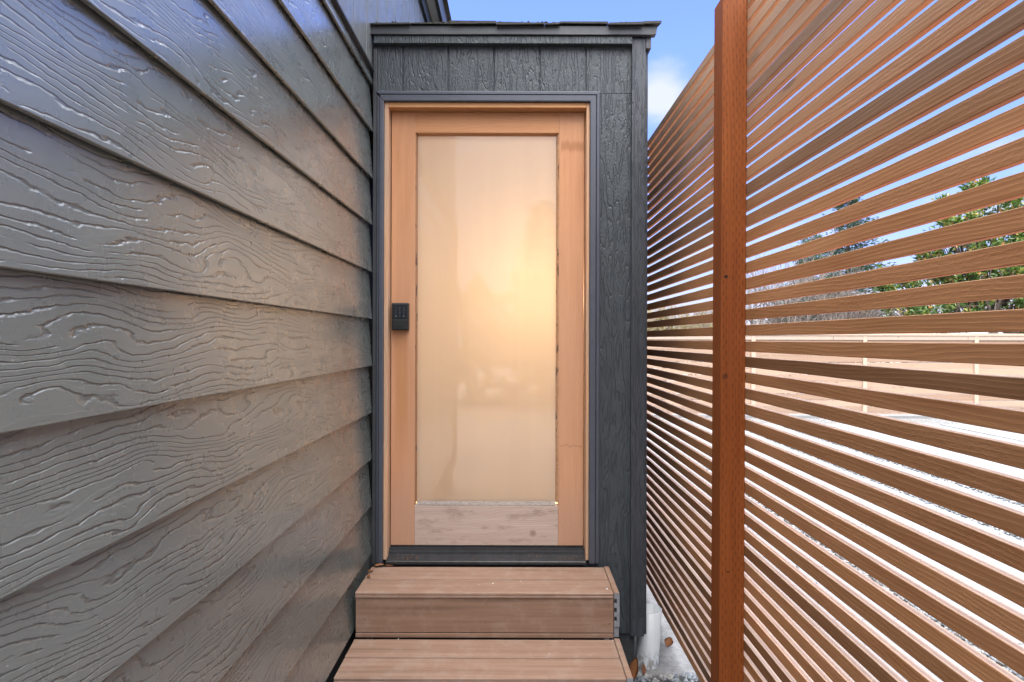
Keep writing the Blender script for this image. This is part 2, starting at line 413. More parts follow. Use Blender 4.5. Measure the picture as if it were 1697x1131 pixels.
def incise(t, c):
    p = t.sep(t.co)
    u = t.math('MULTIPLY', p[0], 88.0)
    colid = t.math('FLOOR', u); fu = t.math('ABSOLUTE', t.math('SUBTRACT', t.math('FRACT', u), 0.5))
    off = t.math('MULTIPLY', t.math('FRACT', t.math('MULTIPLY', t.math('SINE', t.math('MULTIPLY', colid, 12.9)), 43.7)), 1.0)
    off = t.math('ADD', t.math('MULTIPLY', t.math('MODULO', t.math('ABSOLUTE', colid), 2.0), 0.5), t.math('MULTIPLY', off, 0.10))
    wv = t.noise(t.comb(u, 0.0, t.math('MULTIPLY', p[2], 40.0)), 1, 2, 0.5)
    fz = t.math('FRACT', t.math('ADD', t.math('ADD', t.math('MULTIPLY', p[2], 26.0), off), t.math('MULTIPLY', wv, 0.12)))
    dz = t.math('ABSOLUTE', t.math('SUBTRACT', fz, 0.5))
    m = t.math('MULTIPLY', t.mr(fu, 0.05, 0.11, 1.0, 0.0), t.mr(dz, 0.17, 0.22, 1.0, 0.0))
    band = t.mr(t.math('ABSOLUTE', t.math('SUBTRACT', p[0], 0.7595)), 0.005, 0.006, 0.0, 1.0)
    m = t.math('MULTIPLY', m, band)
    ny = t.math('ABSOLUTE', t.sep(t.geo.outputs['Normal'])[1])
    m = t.math('MULTIPLY', m, t.math('GREATER_THAN', ny, 0.8))
    k1 = t.mr(t.vec('DISTANCE', t.vec('MULTIPLY', t.co, (1.0, 0.3, 1.5)), (0.742, 0.618, 1.845 * 1.5)), 0.005, 0.011, 1.0, 0.0)
    k2 = t.mr(t.vec('DISTANCE', t.vec('MULTIPLY', t.co, (1.0, 0.3, 2.6)), (0.752, 0.618, 0.795 * 2.6)), 0.004, 0.008, 1.0, 0.0)
    k3 = t.mr(t.vec('DISTANCE', t.vec('MULTIPLY', t.co, (1.0, 0.3, 1.0)), (0.740, 0.618, 1.49)), 0.006, 0.013, 0.6, 0.0)
    c = t.mix(t.math('MULTIPLY', m, 0.85), c, (0.045, 0.018, 0.008))
    kk = t.math('MAXIMUM', t.math('MAXIMUM', k1, k2), k3)
    return t.mix(kk, c, (0.02, 0.010, 0.006))
M['post'] = wood('stained_post', 'Z', (0.135, 0.029, 0.004), (0.25, 0.069, 0.014), ring=0.35, knots=False, vary=0.0, ringfreq=70, bump=0.0006, blotch=0.6, extra=incise, spec=0.2)

def decking(name, a, b):
    t = MT(name)
    v = isl(t)
    st = t.noise(along(t, v, 'X', 1.6, 55.0), 1, 4, 0.6, 0.2)
    st2 = t.noise(along(t, v, 'X', 0.9, 22.0), 1, 2, 0.5)
    c = t.mix(t.mr(st, 0.25, 0.75), a, b)
    c = t.mix(t.mr(st2, 0.60, 0.72, 0.0, 0.42), c, tuple(x * 0.5 for x in a))
    brush = t.noise(along(t, v, 'X', 6.0, 700.0), 1, 2, 0.6)
    d = t.mr(t.noise(t.co, 14, 4, 0.6), 0.45, 0.7, 0.0, 0.18)
    c = t.mix(d, c, (0.42, 0.36, 0.31))
    sp = t.mr(t.noise(t.co, 160, 2, 0.6), 0.72, 0.75, 0.0, 0.6)
    c = t.mix(sp, c, (0.12, 0.07, 0.05))
    return t.done(c, 0.6, t.bump(t.math('ADD', brush, st), 0.0006), 0.35)
M['deck'] = decking('composite_deck_board', (0.215, 0.130, 0.090), (0.285, 0.185, 0.136))
M['riser'] = decking('composite_riser_board', (0.19, 0.112, 0.076), (0.26, 0.160, 0.112))
M['deckend'] = plain('composite_core_grey', (0.20, 0.21, 0.23), 0.7, 0.3, 120, 0.2, 0.0005)
M['black'] = plain('black_lock_and_hollow_shade', (0.012, 0.012, 0.013), 0.42, 0.5, 200, 0.2, 0.0001)
M['glassblack'] = plain('black_touch_glass', (0.018, 0.02, 0.026), 0.12, 0.5, 50, 0.05, 0.0)
M['digit'] = plain('grey_keypad_digits', (0.10, 0.11, 0.13), 0.4, 0.4, 50, 0.05, 0.0)
M['sill'] = plain('black_threshold', (0.020, 0.021, 0.024), 0.48, 0.45, 35, 0.5, 0.0005, specks=(0.12, 0.09, 0.07))
M['screw'] = plain('bronze_screw_head', (0.20, 0.13, 0.09), 0.4, 0.5, 200, 0.2, 0.0, metallic=0.4)
t = MT('white_pvc'); p = t.sep(t.co)
sm = t.mr(t.noise(t.vec('MULTIPLY', t.co, (70.0, 70.0, 30.0)), 1, 4, 0.65), 0.44, 0.54, 0.0, 1.0)
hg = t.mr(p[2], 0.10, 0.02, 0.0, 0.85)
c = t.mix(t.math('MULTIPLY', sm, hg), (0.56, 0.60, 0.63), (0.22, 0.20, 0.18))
M['pvc'] = t.done(c, 0.35, None, 0.5)
t = MT('shingle_granules')
n = t.noise(t.co, 300, 3, 0.7); n2 = t.noise(t.co, 14, 3, 0.6)
c = t.mix(t.mr(n, 0.35, 0.65), (0.022, 0.022, 0.024), (0.10, 0.095, 0.09))
c = t.mix(t.mr(n2, 0.55, 0.68, 0.0, 0.5), c, (0.05, 0.06, 0.03))
M['shingle'] = t.done(c, 0.9, t.bump(n, 0.001), 0.2)

def gravel_mat(name, scale, cols, bumpd):
    t = MT(name)
    vo = t.voro(t.vec('ADD', t.co, t.comb(t.math('MULTIPLY', t.noise(t.co, 30, 2), 0.02), 0.0, 0.0)), scale)
    r = t.sep(vo[1])[0]
    c = t.ramp(r, [(i / max(1, len(cols) - 1), k) for i, k in enumerate(cols)])
    c = t.mix(t.mr(vo[0], 0.25, 0.6, 0.0, 0.75), c, (0.05, 0.048, 0.045))
    c = t.mix(t.mr(t.noise(t.co, 1.2, 4), 0.5, 0.7, 0.0, 0.35), c, (0.20, 0.14, 0.09))
    h = t.math('SUBTRACT', 1.0, vo[0])
    return t.done(c, 0.8, t.bump(h, bumpd), 0.3)
GC = [(0.30, 0.32, 0.34), (0.45, 0.45, 0.44), (0.18, 0.22, 0.25), (0.55, 0.52, 0.48), (0.25, 0.25, 0.26), (0.36, 0.40, 0.42)]
M['gravel'] = gravel_mat('gravel_ground', 42, GC, 0.01)
t = MT('gravel_stone')
n = t.noise(t.co, 60, 4, 0.6)
c = t.ramp(t.rnd, [(0, (0.09, 0.115, 0.135)), (0.3, (0.22, 0.24, 0.25)), (0.55, (0.13, 0.15, 0.175)), (0.75, (0.34, 0.33, 0.31)), (1, (0.07, 0.085, 0.10))])
c = t.mix(t.mr(n, 0.3, 0.7, 0.0, 0.5), c, (0.24, 0.25, 0.26))
M['stone'] = t.done(c, 0.62, t.bump(n, 0.002), 0.4)
t = MT('driveway_concrete')
n = t.noise(t.co, 40, 5, 0.65); n2 = t.noise(t.co, 1.1, 4, 0.6)
c = t.mix(t.mr(n, 0.3, 0.7), (0.215, 0.215, 0.22), (0.29, 0.29, 0.295))
c = t.mix(t.mr(n2, 0.45, 0.7, 0.0, 0.4), c, (0.22, 0.21, 0.20))
M['drive'] = t.done(c, 0.85, t.bump(n, 0.001), 0.2)
t = MT('soil_and_gravel'); n = t.noise(t.co, 9, 6, 0.7)
vo = t.voro(t.co, 35)
c = t.mix(t.mr(n, 0.35, 0.65), (0.16, 0.14, 0.11), (0.38, 0.36, 0.33))
M['ground'] = t.done(c, 0.9, t.bump(vo[0], 0.01), 0.2)

def leafmat(name, cols, trans=0.35, rough=0.4):
    t = MT(name)
    c = t.ramp(t.rnd, cols)
    t.t.nodes.remove(t.b)
    t.b = t.t.nodes.new('ShaderNodeBsdfPrincipled')
    tr = t.t.nodes.new('ShaderNodeBsdfTranslucent'); mx = t.t.nodes.new('ShaderNodeMixShader')
    mx.inputs[0].default_value = trans
    t.put(tr.inputs[0], c); t.put(t.b.inputs['Base Color'], c); t.b.inputs['Roughness'].default_value = rough
    t.t.links.new(t.b.outputs[0], mx.inputs[1]); t.t.links.new(tr.outputs[0], mx.inputs[2])
    t.t.links.new(mx.outputs[0], t.out.inputs[0])
    return t.m
M['magleaf'] = leafmat('glossy_broad_leaf', [(0, (0.035, 0.085, 0.015)), (0.4, (0.08, 0.16, 0.03)), (0.7, (0.16, 0.24, 0.05)), (0.88, (0.36, 0.36, 0.08)), (1, (0.52, 0.22, 0.09))], 0.3, 0.28)
M['needle'] = leafmat('conifer_needles', [(0, (0.03, 0.06, 0.035)), (0.6, (0.06, 0.11, 0.06)), (1, (0.12, 0.16, 0.09))], 0.15, 0.6)
M['dryleaf'] = leafmat('dry_twig_leaf', [(0, (0.35, 0.28, 0.10)), (0.5, (0.42, 0.38, 0.16)), (1, (0.24, 0.18, 0.10))], 0.3, 0.6)
M['deadleaf'] = leafmat('dead_leaf', [(0, (0.30, 0.12, 0.045)), (0.5, (0.42, 0.20, 0.09)), (1, (0.22, 0.09, 0.04))], 0.2, 0.5)
M['twig'] = plain('grey_twig_bark', (0.24, 0.20, 0.175), 0.85, 0.2, 30, 0.3, 0.001)
M['bark'] = plain('dark_bark', (0.10, 0.08, 0.065), 0.9, 0.2, 20, 0.3, 0.003)

# frosted pane: light from the lamp in the vestibule soaks through it
t = MT('frosted_glass')
nn = t.noise(t.vec('MULTIPLY', t.co, (14.0, 1.0, 0.7)), 1, 2, 0.5)
cc = t.mix(t.mr(nn, 0.4, 0.6), (0.81, 0.775, 0.735), (0.825, 0.79, 0.75))
t.put(t.b.inputs['Base Color'], t.mix(1.0, cc, (0.62, 0.53, 0.45), 'MULTIPLY')); t.b.inputs['Roughness'].default_value = 0.9
t.b.inputs['Specular IOR Level'].default_value = 0.0
tr = t.t.nodes.new('ShaderNodeBsdfTranslucent'); t.put(tr.inputs[0], cc)
mx = t.t.nodes.new('ShaderNodeMixShader'); mx.inputs[0].default_value = 0.55
t.t.links.new(t.b.outputs[0], mx.inputs[1]); t.t.links.new(tr.outputs[0], mx.inputs[2])
gl = t.t.nodes.new('ShaderNodeBsdfGlossy'); gl.inputs['Roughness'].default_value = 0.03
fr = t.t.nodes.new('ShaderNodeFresnel'); fr.inputs['IOR'].default_value = 1.95
mx2 = t.t.nodes.new('ShaderNodeMixShader')
t.t.links.new(fr.outputs[0], mx2.inputs[0]); t.t.links.new(mx.outputs[0], mx2.inputs[1]); t.t.links.new(gl.outputs[0], mx2.inputs[2])
t.t.links.new(mx2.outputs[0], t.out.inputs[0])
M['frost'] = t.m

# ================================================================ ground
rng = random.Random(7)
bm = NB(); 
g = bmesh.ops.create_grid(bm, x_segments=40, y_segments=40, size=150)
for v in bm.verts: v.co.z = -0.064
tag(obj('ground', bm, M['ground'], fix=False), kind='structure')
bm = NB(); box(bm, (-0.75, -3.0, -0.058), (0.90, 2.735, 0.004))
tag(obj('path', bm, M['gravel']), kind='structure')
bm = NB(); box(bm, (0.30, 2.742, -0.056), (0.875, 5.6, 0.035), 0.006)
tag(obj('concrete_footing', bm, M['concrete']), kind='structure')
# driveway strips beyond the slat fence, narrow gravel joints between them
bm = NB()
for x0, x1 in ((0.95, 2.44), (2.58, 4.16), (4.30, 5.02), (5.20, 8.2), (8.32, 11.6)):
    y = -3.0 + rng.random()
    while y < 11.2:
        ln = 3.05
        box(bm, (x0, y, -0.058), (x1, min(y + ln, 11.4) - 0.012, -0.028 + rng.uniform(-0.002, 0.002)), 0.004)
        y += ln
tag(obj('driveway', bm, M['drive']), kind='structure')
bm = NB(); box(bm, (0.93, -3.2, -0.060), (11.7, 12.3, -0.040))
tag(obj('driveway_gravel', bm, M['gravel']), kind='structure')

# loose gravel beside the steps and along the driveway joints
def stone(bm, p, s, rg):
    r = bmesh.ops.create_icosphere(bm, subdivisions=1, radius=s)
    m = Matrix.Rotation(rg.uniform(0, 6.3), 4, Vector((rg.uniform(-1, 1), rg.uniform(-1, 1), rg.uniform(-1, 1))).normalized())
    sx, sy, sz = rg.uniform(0.8, 1.25), rg.uniform(0.7, 1.1), rg.uniform(0.55, 0.85)
    for v in r['verts']:
        c = v.co * rg.uniform(0.84, 1.12)
        c = Vector((c.x * sx, c.y * sy, c.z * sz)); v.co = m @ c + Vector(p)
bm = NB()
for i in range(850):
    x, y = rng.uniform(0.42, 0.90), rng.uniform(2.20, 2.765)
    s = rng.uniform(0.008, 0.019)
    stone(bm, (x, min(y, 2.752 - s * 0.3), 0.006 + s * 0.55 + (0.012 if y > 2.70 else 0)), s, rng)
for (x0, x1, dens) in ((2.45, 2.57, 420), (4.17, 4.29, 420), (5.03, 5.19, 420)):
    for i in range(dens * 2):
        s = rng.uniform(0.010, 0.022)
        stone(bm, (rng.gauss((x0 + x1) / 2, (x1 - x0) * 0.36), rng.uniform(1.6, 11.0), -0.034 + s * 0.4), s, rng)
for i in range(160):
    s = rng.uniform(0.004, 0.010)
    cx = rng.choice([(1.6, 3.4), (1.9, 5.2), (3.2, 5.0), (3.4, 7.5), (4.6, 6.4), (2.1, 4.1)])
    stone(bm, (rng.gauss(cx[0], 0.18), rng.gauss(cx[1], 0.25), -0.026 + s * 0.4), s, rng)
tag(obj('gravel', bm, M['stone']), kind='stuff')

# ================================================================ house on the left
XW = -0.675
PITCH = 0.218
Z5 = EYE + 0.093
house = thing('house', (XW - 0.05, 0.9, 0.0), 'long house wall with grey embossed lap siding filling the left side', 'house')
Y0, Y1 = -0.83, 2.700
def zb(k): return Z5 + (5 - k) * PITCH
bm = NB()
for k in range(0, 12):
    z0 = zb(k)
    z1 = z0 + PITCH + 0.012 if k > 0 else z0 + 0.085
    ph = rng.uniform(0, 99)
    def wob(s, u, v, z0=z0, ph=ph):
        if v < z0 + 0.02:
            return (0.0015 * noise.noise((s * 1.7, ph, 0)), 0.0010 * noise.noise((s * 2.3, ph, 5)) + 0.0004 * noise.noise((s * 14, ph, 9)))
        return (0, 0)
    prism(bm, [(XW - 0.0095, z0), (XW - 0.0012, z0), (XW, z0 + 0.0015), (XW - 0.0185, z1), (XW - 0.0285, z1)], 'Y', Y0, Y1 + rng.uniform(-0.002, 0.001), segs=70, wob=wob)
obj('lap_siding', bm, M['lap'], house)
bm = NB(); box(bm, (XW - 0.12, Y0, 0.0), (XW - 0.032, Y1, zb(0) + 0.06))
box(bm, (XW - 0.6, Y0 + 0.02, 0.0), (XW - 0.125, 9.0, 4.0))
obj('wall_core', bm, M['trimdark'], house)
bm = NB(); box(bm, (XW - 0.030, Y0, -0.06), (XW - 0.022, Y1, zb(11) + 0.03))
obj('foundation', bm, M['found'], house)
# upper wall: vertical grooved panels, running on behind the vestibule roof
ZT = EYE + 2.46
ZU = zb(0) + 0.079
bm = NB()
y = Y0 - 0.02; i = 0
while y < 8.8:
    wdt = 0.203
    prism(bm, [(XW - 0.02, y + 0.006), (XW - 0.006, y + 0.009), (XW - 0.006, y + wdt - 0.003), (XW - 0.02, y + wdt - 0.001)], 'Z', ZU, ZT)
    y += wdt; i += 1
box(bm, (XW - 0.12, Y0 - 0.02, ZU), (XW - 0.019, 8.8, ZT))
obj('upper_siding', bm, M['upper'], house)
bm = NB(); prism(bm, [(XW - 0.02, ZU - 0.012), (XW + 0.006, ZU - 0.014), (XW + 0.006, ZU - 0.006), (XW - 0.004, ZU + 0.004), (XW - 0.02, ZU + 0.006)], 'Y', Y0 - 0.02, 2.70)
obj('flashing', bm, M['drip'], house)
bm = NB(); box(bm, (XW - 0.005, Y0 - 0.25, ZT - 0.14), (XW + 0.016, 8.9, ZT - 0.005), 0.002)
obj('frieze_board', bm, M['trimdark'], house)
bm = NB(); box(bm, (XW + 0.0165, Y0 - 0.3, ZT - 0.02), (XW + 0.075, 8.9, ZT), 0)
obj('soffit', bm, M['white'], house)
bm = NB(); box(bm, (XW + 0.0755, Y0 - 0.32, ZT - 0.03), (XW + 0.10, 8.95, ZT + 0.14), 0.002)
obj('fascia', bm, M['trimdark'], house)
bm = NB(); prism(bm, [(XW + 0.13, ZT + 0.145), (XW + 0.13, ZT + 0.16), (XW - 2.4, ZT + 1.0), (XW - 2.4, ZT + 0.145)], 'Y', Y0 - 0.35, 9.0)
obj('roof', bm, M['shingle'], house)
bm = NB(); box(bm, (XW - 0.03, Y0 - 0.022, 0.25), (XW + 0.018, Y0 + 0.07, ZU - 0.02), 0.003)
obj('corner_board', bm, M['trimdark'], house)

# ================================================================ vestibule with the door
YW = 2.715
vest = thing('entry_vestibule', (-0.04, YW + 0.05, 0.0), 'small dark blue grey entry vestibule with shingled flat roof around the wooden door', 'entry')
ZTOPW = EYE + 1.40; ZBOT = EYE - 1.378
XL, XR = XW + 0.002, 0.594
DL, DR, DT = -0.622, 0.336, EYE + 1.104            # opening in the wall
bm = NB()
gro = [-0.538, -0.326, -0.113, 0.102, 0.318]
edges = [XL] + gro + [XR - 0.004]
for a, b in zip(edges[:-1], edges[1:]):
    if b > 0.5: b = 0.338 + 0.004
    box(bm, (a + (0.004 if a != XL else 0), YW, DT), (b - 0.004, YW + 0.05, ZTOPW), 0.0015)
for gx in gro: box(bm, (gx - 0.005, YW + 0.008, DT + 0.001), (gx + 0.005, YW + 0.049, ZTOPW - 0.001))
box(bm, (XL, YW, ZBOT), (DL, YW + 0.05, DT - 0.002), 0.001)
box(bm, (DR, YW, ZBOT), (XR - 0.004, YW + 0.05, EYE + 1.152), 0.001)
box(bm, (DR, YW + 0.001, EYE + 1.154), (XR - 0.004, YW + 0.05, ZTOPW - 0.002), 0.001)
box(bm, (DL, YW + 0.012, ZBOT), (DR, YW + 0.05, EYE - 1.05))
obj('front_siding', bm, M['front'], vest)
bm = NB(); box(bm, (XR - 0.05, YW + 0.052, ZBOT), (XR - 0.002, 4.5, ZTOPW))
prism(bm, [(YW + 0.1, ZTOPW + 0.001), (4.5, ZTOPW + 0.001), (4.5, ZTOPW + 0.93), (YW + 0.1, ZTOPW + 0.03)], 'X', XR - 0.05, XR - 0.002)
box(bm, (XL, 4.501, ZBOT), (XR - 0.002, 4.55, ZTOPW + 0.93))
obj('side_siding', bm, M['front'], vest)
bm = NB(); box(bm, (0.531, YW - 0.019, ZBOT - 0.004), (XR + 0.001, YW - 0.0005, ZTOPW + 0.003), 0.002)
box(bm, (XR - 0.001, YW + 0.001, ZBOT - 0.004), (XR + 0.016, YW + 0.09, ZTOPW - 0.03), 0.002)
obj('corner_trim', bm, M['corner'], vest)
bm = NB(); box(bm, (XL - 0.001, YW - 0.016, EYE - 1.05), (-0.6565, YW - 0.0005, EYE + 1.35), 0.002)
obj('inside_corner_trim', bm, M['trimdark'], vest)
bm = NB(); box(bm, (XL, YW + 0.012, -0.06), (0.556, YW + 0.04, ZBOT - 0.001))
box(bm, (0.53, YW + 0.041, -0.06), (0.5565, 4.5, ZBOT - 0.001))
obj('foundation', bm, M['found'], vest)
# fascia, drip edge, shingles
bm = NB(); box(bm, (XW + 0.006, YW - 0.030, EYE + 1.371), (0.5300, YW - 0.0005, EYE + 1.4075), 0.002)
obj('frieze_board', bm, M['front'], vest)
bm = NB()
ZD0, ZD1 = EYE + 1.409, EYE + 1.450
prism(bm, [(YW - 0.034, ZD0), (YW - 0.038, ZD0 - 0.002), (YW - 0.040, ZD0), (YW - 0.034, ZD0 + 0.006), (YW - 0.034, ZD1), (YW - 0.001, ZD1), (YW - 0.001, ZD0)], 'X', XW - 0.012, 0.622)
box(bm, (0.596, YW - 0.02, ZD0 - 0.055), (0.620, YW + 0.10, ZD0 - 0.002), 0.002)
prism(bm, [(YW + 0.101, ZD0 - 0.030), (4.6, ZD0 + 0.91), (4.6, ZD0 + 0.97), (YW + 0.101, ZD0 + 0.028)], 'X', 0.5965, 0.620)
prism(bm, [(0.6225, ZD0 + 0.004), (0.640, ZD0 + 0.006), (0.645, ZD1), (0.6225, ZD1)], 'Y', YW - 0.034, YW + 0.0)
prism(bm, [(YW + 0.001, ZD0 + 0.012), (4.6, ZD0 + 0.96), (4.6, ZD1 + 0.955), (YW + 0.001, ZD1)], 'X', 0.6225, 0.640)
obj('drip_edge', bm, M['drip'], vest)
bm = NB()
x = XW - 0.012
while x < 0.65:
    wdt = min(rng.uniform(0.07, 0.24), 0.662 - x)
    th = rng.uniform(0.005, 0.012); lift = rng.uniform(0, 0.007); yo = rng.uniform(0.005, 0.02)
    bvs = box(bm, (x, YW - 0.040 - yo, ZD1 + 0.001 + lift), (x + wdt - 0.002, YW + 0.15, ZD1 + 0.001 + lift + th))
    for v in bvs: v.co.z += (v.co.y - YW + 0.04) * 0.30 + rng.uniform(-0.003, 0.003)
    x += wdt
for i in range(220):
    x = rng.uniform(XW, 0.62)
    if noise.noise((x * 5, 3, 1)) > -0.1:
        stone(bm, (x, YW - 0.036 + rng.uniform(-0.01, 0.01), ZD1 + 0.012), rng.uniform(0.002, 0.0065), rng)
stone(bm, (-0.285, YW - 0.045, ZD1 + 0.012), 0.010, rng); stone(bm, (-0.27, YW - 0.045, ZD1 + 0.009), 0.008, rng)
prism(bm, [(YW + 0.02, ZD1 + 0.026), (YW + 0.02, ZD1 + 0.006), (4.62, ZD1 + 0.965), (4.62, ZD1 + 0.985)], 'X', XW - 0.01, 0.652)
obj('roof', bm, M['shingle'], vest)
# interior, seen only as light through the frosted pane
bm = NB()
RX0, RX1, RY0, RY1, RZ0, RZ1 = -0.66, 0.53, 2.84, 4.45, EYE - 0.98, EYE + 1.30
for a, b in (((RX0 - .01, RY0, RZ0), (RX0, RY1, RZ1)), ((RX1, RY0, RZ0), (RX1 + .01, RY1, RZ1)),
             ((RX0, RY1, RZ0), (RX1, RY1 + .01, RZ1)), ((RX0, RY0, RZ0 - .01), (RX1, RY1, RZ0)), ((RX0, RY0, RZ1), (RX1, RY1, RZ1 + .01))):
    box(bm, a, b)
obj('interior_lining', bm, M['room'], vest)
bm = NB()
box(bm, (-0.66, YW + 0.052, EYE - 0.98), (-0.6235, RY0 + 0.03, EYE + 1.3)); box(bm, (0.3375, YW + 0.052, EYE - 0.98), (0.54, RY0 + 0.03, EYE + 1.3))
box(bm, (-0.6235, YW + 0.052, EYE + 1.106), (0.3375, RY0 + 0.03, EYE + 1.3))
obj('wall_framing', bm, M['room'], vest)
ld = bpy.data.lights.new('lamp', 'POINT'); ld.energy = 36; ld.color = (1.0, 0.65, 0.35); ld.shadow_soft_size = 0.07
lo = bpy.data.objects.new('vestibule_lamp', ld); COL.objects.link(lo); lo.parent = vest
lo.location = Vector((0.10, 3.24, EYE + 0.25)) - wloc(vest)

# door frame: casing (brickmould), jambs, threshold
YC = 2.690
def moulding(bm, axis, a, b, outer, inner, sgn, cut0=0, cut1=0):
    """brickmould profile from inner edge to outer edge; sgn says which way is outwards"""
    W = abs(outer - inner)
    prof = [(0, 0.0), (0, 0.026), (0.004, 0.028), (W * 0.56, 0.028), (W * 0.60, 0.021), (W * 0.66, 0.019), (W * 0.70, 0.024), (W - 0.005, 0.024), (W, 0.020), (W, 0.0)]
    n = len(prof)
    rings = []
    for end, cut in ((a, cut0), (b, cut1)):
        r = []
        for (u, d) in prof:
            s = end + cut * u
            y = YW - 0.0005 - d
            p = (inner + sgn * u, y, s) if axis == 'Z' else (s, y, inner + sgn * u)
            r.append(bm.verts.new(p))
        rings.append(r)
    for j in range(n): bm.faces.new((rings[0][j], rings[0][(j + 1) % n], rings[1][(j + 1) % n], rings[1][j]))
    bm.faces.new(rings[0]); bm.faces.new(rings[1][::-1])
CB = 0.580
bm = NB()
moulding(bm, 'Z', CB, DT, DL - 0.033, DL, -1, 0, 1)
moulding(bm, 'Z', CB, DT, DR + 0.047, DR, 1, 0, 1)
moulding(bm, 'X', DL, DR, DT + 0.05, DT, 1, -0.7, 1)
obj('door_casing', bm, M['trim'], vest)
SL, SR = -0.597, 0.315
ST, SB = EYE + 1.074, EYE - 0.977
YS = 2.745
bm = NB()
box(bm, (DL + 0.0005, 2.7005, CB + 0.01), (SL - 0.006, YS - 0.002, DT - 0.001), 0.0015)
box(bm, (SR + 0.006, 2.7005, CB + 0.01), (DR - 0.0005, YS - 0.002, DT - 0.001), 0.0015)
box(bm, (DL + 0.0005, YS - 0.001, CB + 0.01), (SL - 0.004, 2.85, DT - 0.001))
box(bm, (SR + 0.004, YS - 0.001, CB + 0.01), (DR - 0.0005, 2.85, DT - 0.001))
obj('door_jamb', bm, M['jamb'], vest)
bm = NB()
box(bm, (SL - 0.0055, 2.7005, ST + 0.006), (SR + 0.0055, YS - 0.002, DT - 0.001), 0.0015)
box(bm, (SL - 0.0035, YS - 0.001, ST + 0.004), (SR + 0.0035, 2.85, DT - 0.001))
obj('head_jamb', bm, M['jambhead'], vest)
bm = NB()
prism(bm, [(2.676, 0.578), (2.676, 0.590), (2.679, 0.593), (2.728, 0.606), (2.730, 0.618), (2.742, 0.620), (2.744, 0.632), (2.85, 0.632), (2.85, 0.578)], 'X', SL - 0.006, SR + 0.006)
box(bm, (SL, YS + 0.004, 0.6325), (SR, YS + 0.03, 0.642))
obj('threshold', bm, M['sill'], vest)
# door leaf
GX0, GX1, GZ0, GZ1 = -0.4755, 0.1844, EYE - 0.772, EYE + 0.968
AX0, AX1, AZ0, AZ1 = -0.484, 0.1965, EYE - 0.790, EYE + 0.9775
bm = NB()
box(bm, (SL, YS, SB), (AX0, YS + 0.044, ST), 0.0015); box(bm, (AX1, YS, SB), (SR, YS + 0.044, ST), 0.0015)
door = obj('door', bm, M['stile'], vest)
bm = NB(); box(bm, (AX0 + 0.0004, YS + 0.0004, AZ1), (AX1 - 0.0004, YS + 0.0435, ST), 0.001)
obj('top_rail', bm, M['rail'], door)
bm = NB(); box(bm, (AX0 + 0.0004, YS + 0.0005, SB), (AX1 - 0.0004, YS + 0.0435, AZ0), 0.001)
tag(obj('bottom_rail', bm, M['railgrey'], door), 'bleached grey weathered bottom rail')
bm = NB()
for (x0, x1) in ((AX0, GX0), (AX1, GX1)):
    s = 1 if x1 > x0 else -1
    prism(bm, [(x0 + s * 0.0003, YS + 0.003), (x0 + s * 0.002, YS + 0.003), (x1 - s * 0.003, YS + 0.014), (x1, YS + 0.020), (x1, YS + 0.043), (x0 + s * 0.0003, YS + 0.043)], 'Z', GZ0 - 0.003, AZ1 - 0.001)
obj('side_bead', bm, M['bead'], door)
bm = NB()
prism(bm, [(YS + 0.003, AZ1 - 0.0004), (YS + 0.003, AZ1 - 0.002), (YS + 0.014, GZ1 + 0.003), (YS + 0.020, GZ1), (YS + 0.0425, GZ1), (YS + 0.0425, AZ1 - 0.0004)], 'X', GX0 + 0.0005, GX1 - 0.0005)
obj('top_bead', bm, M['rail'], door)
bm = NB()
prism(bm, [(YS + 0.002, AZ0 + 0.0004), (YS + 0.002, AZ0 + 0.004), (YS + 0.016, GZ0), (YS + 0.020, GZ0), (YS + 0.0425, GZ0), (YS + 0.0425, AZ0 + 0.0004)], 'X', GX0 + 0.0005, GX1 - 0.0005)
obj('bottom_bead', bm, M['beadlow'], door)
bm = NB(); box(bm, (GX0 - 0.004, YS + 0.0202, GZ0 - 0.003), (GX1 + 0.004, YS + 0.0265, GZ1 + 0.003))
# a very slight bow, so that reflections are not ruler straight
bmesh.ops.subdivide_edges(bm, edges=bm.edges[:], cuts=1)
obj('frosted_glass_pane', bm, M['frost'], door)
# keypad lock
bm = NB()
LX0, LX1, LZ0, LZ1 = -0.589, -0.5095, EYE + 0.040, EYE + 0.169
YL = YS - 0.030
box(bm, (LX0, YL, LZ0), (LX1, YS - 0.0003, LZ1), 0.004)
box(bm, (LX0 + 0.005, YL - 0.006, LZ0 + 0.004), (LX1 - 0.005, YL - 0.0003, LZ0 + 0.050), 0.002)
zc0 = LZ0 + 0.026; xc = (LX0 + LX1) / 2
tube(bm, (xc, YL - 0.006, zc0), (xc, YL - 0.0095, zc0), 0.0095, 0.009, 24)
box(bm, (xc - 0.001, YL - 0.0102, zc0 - 0.005), (xc + 0.001, YL - 0.0092, zc0 + 0.005))
lock = obj('keypad_lock', bm, [M['black']], door)
tag(lock, 'black square keypad deadbolt with a keyhole below')
bm = NB()
box(bm, (LX0 + 0.007, YL - 0.0035, LZ0 + 0.054), (LX1 - 0.007, YL - 0.0006, LZ1 - 0.008), 0.001, 0)
kf = {'1': "x.|x.|x.", }
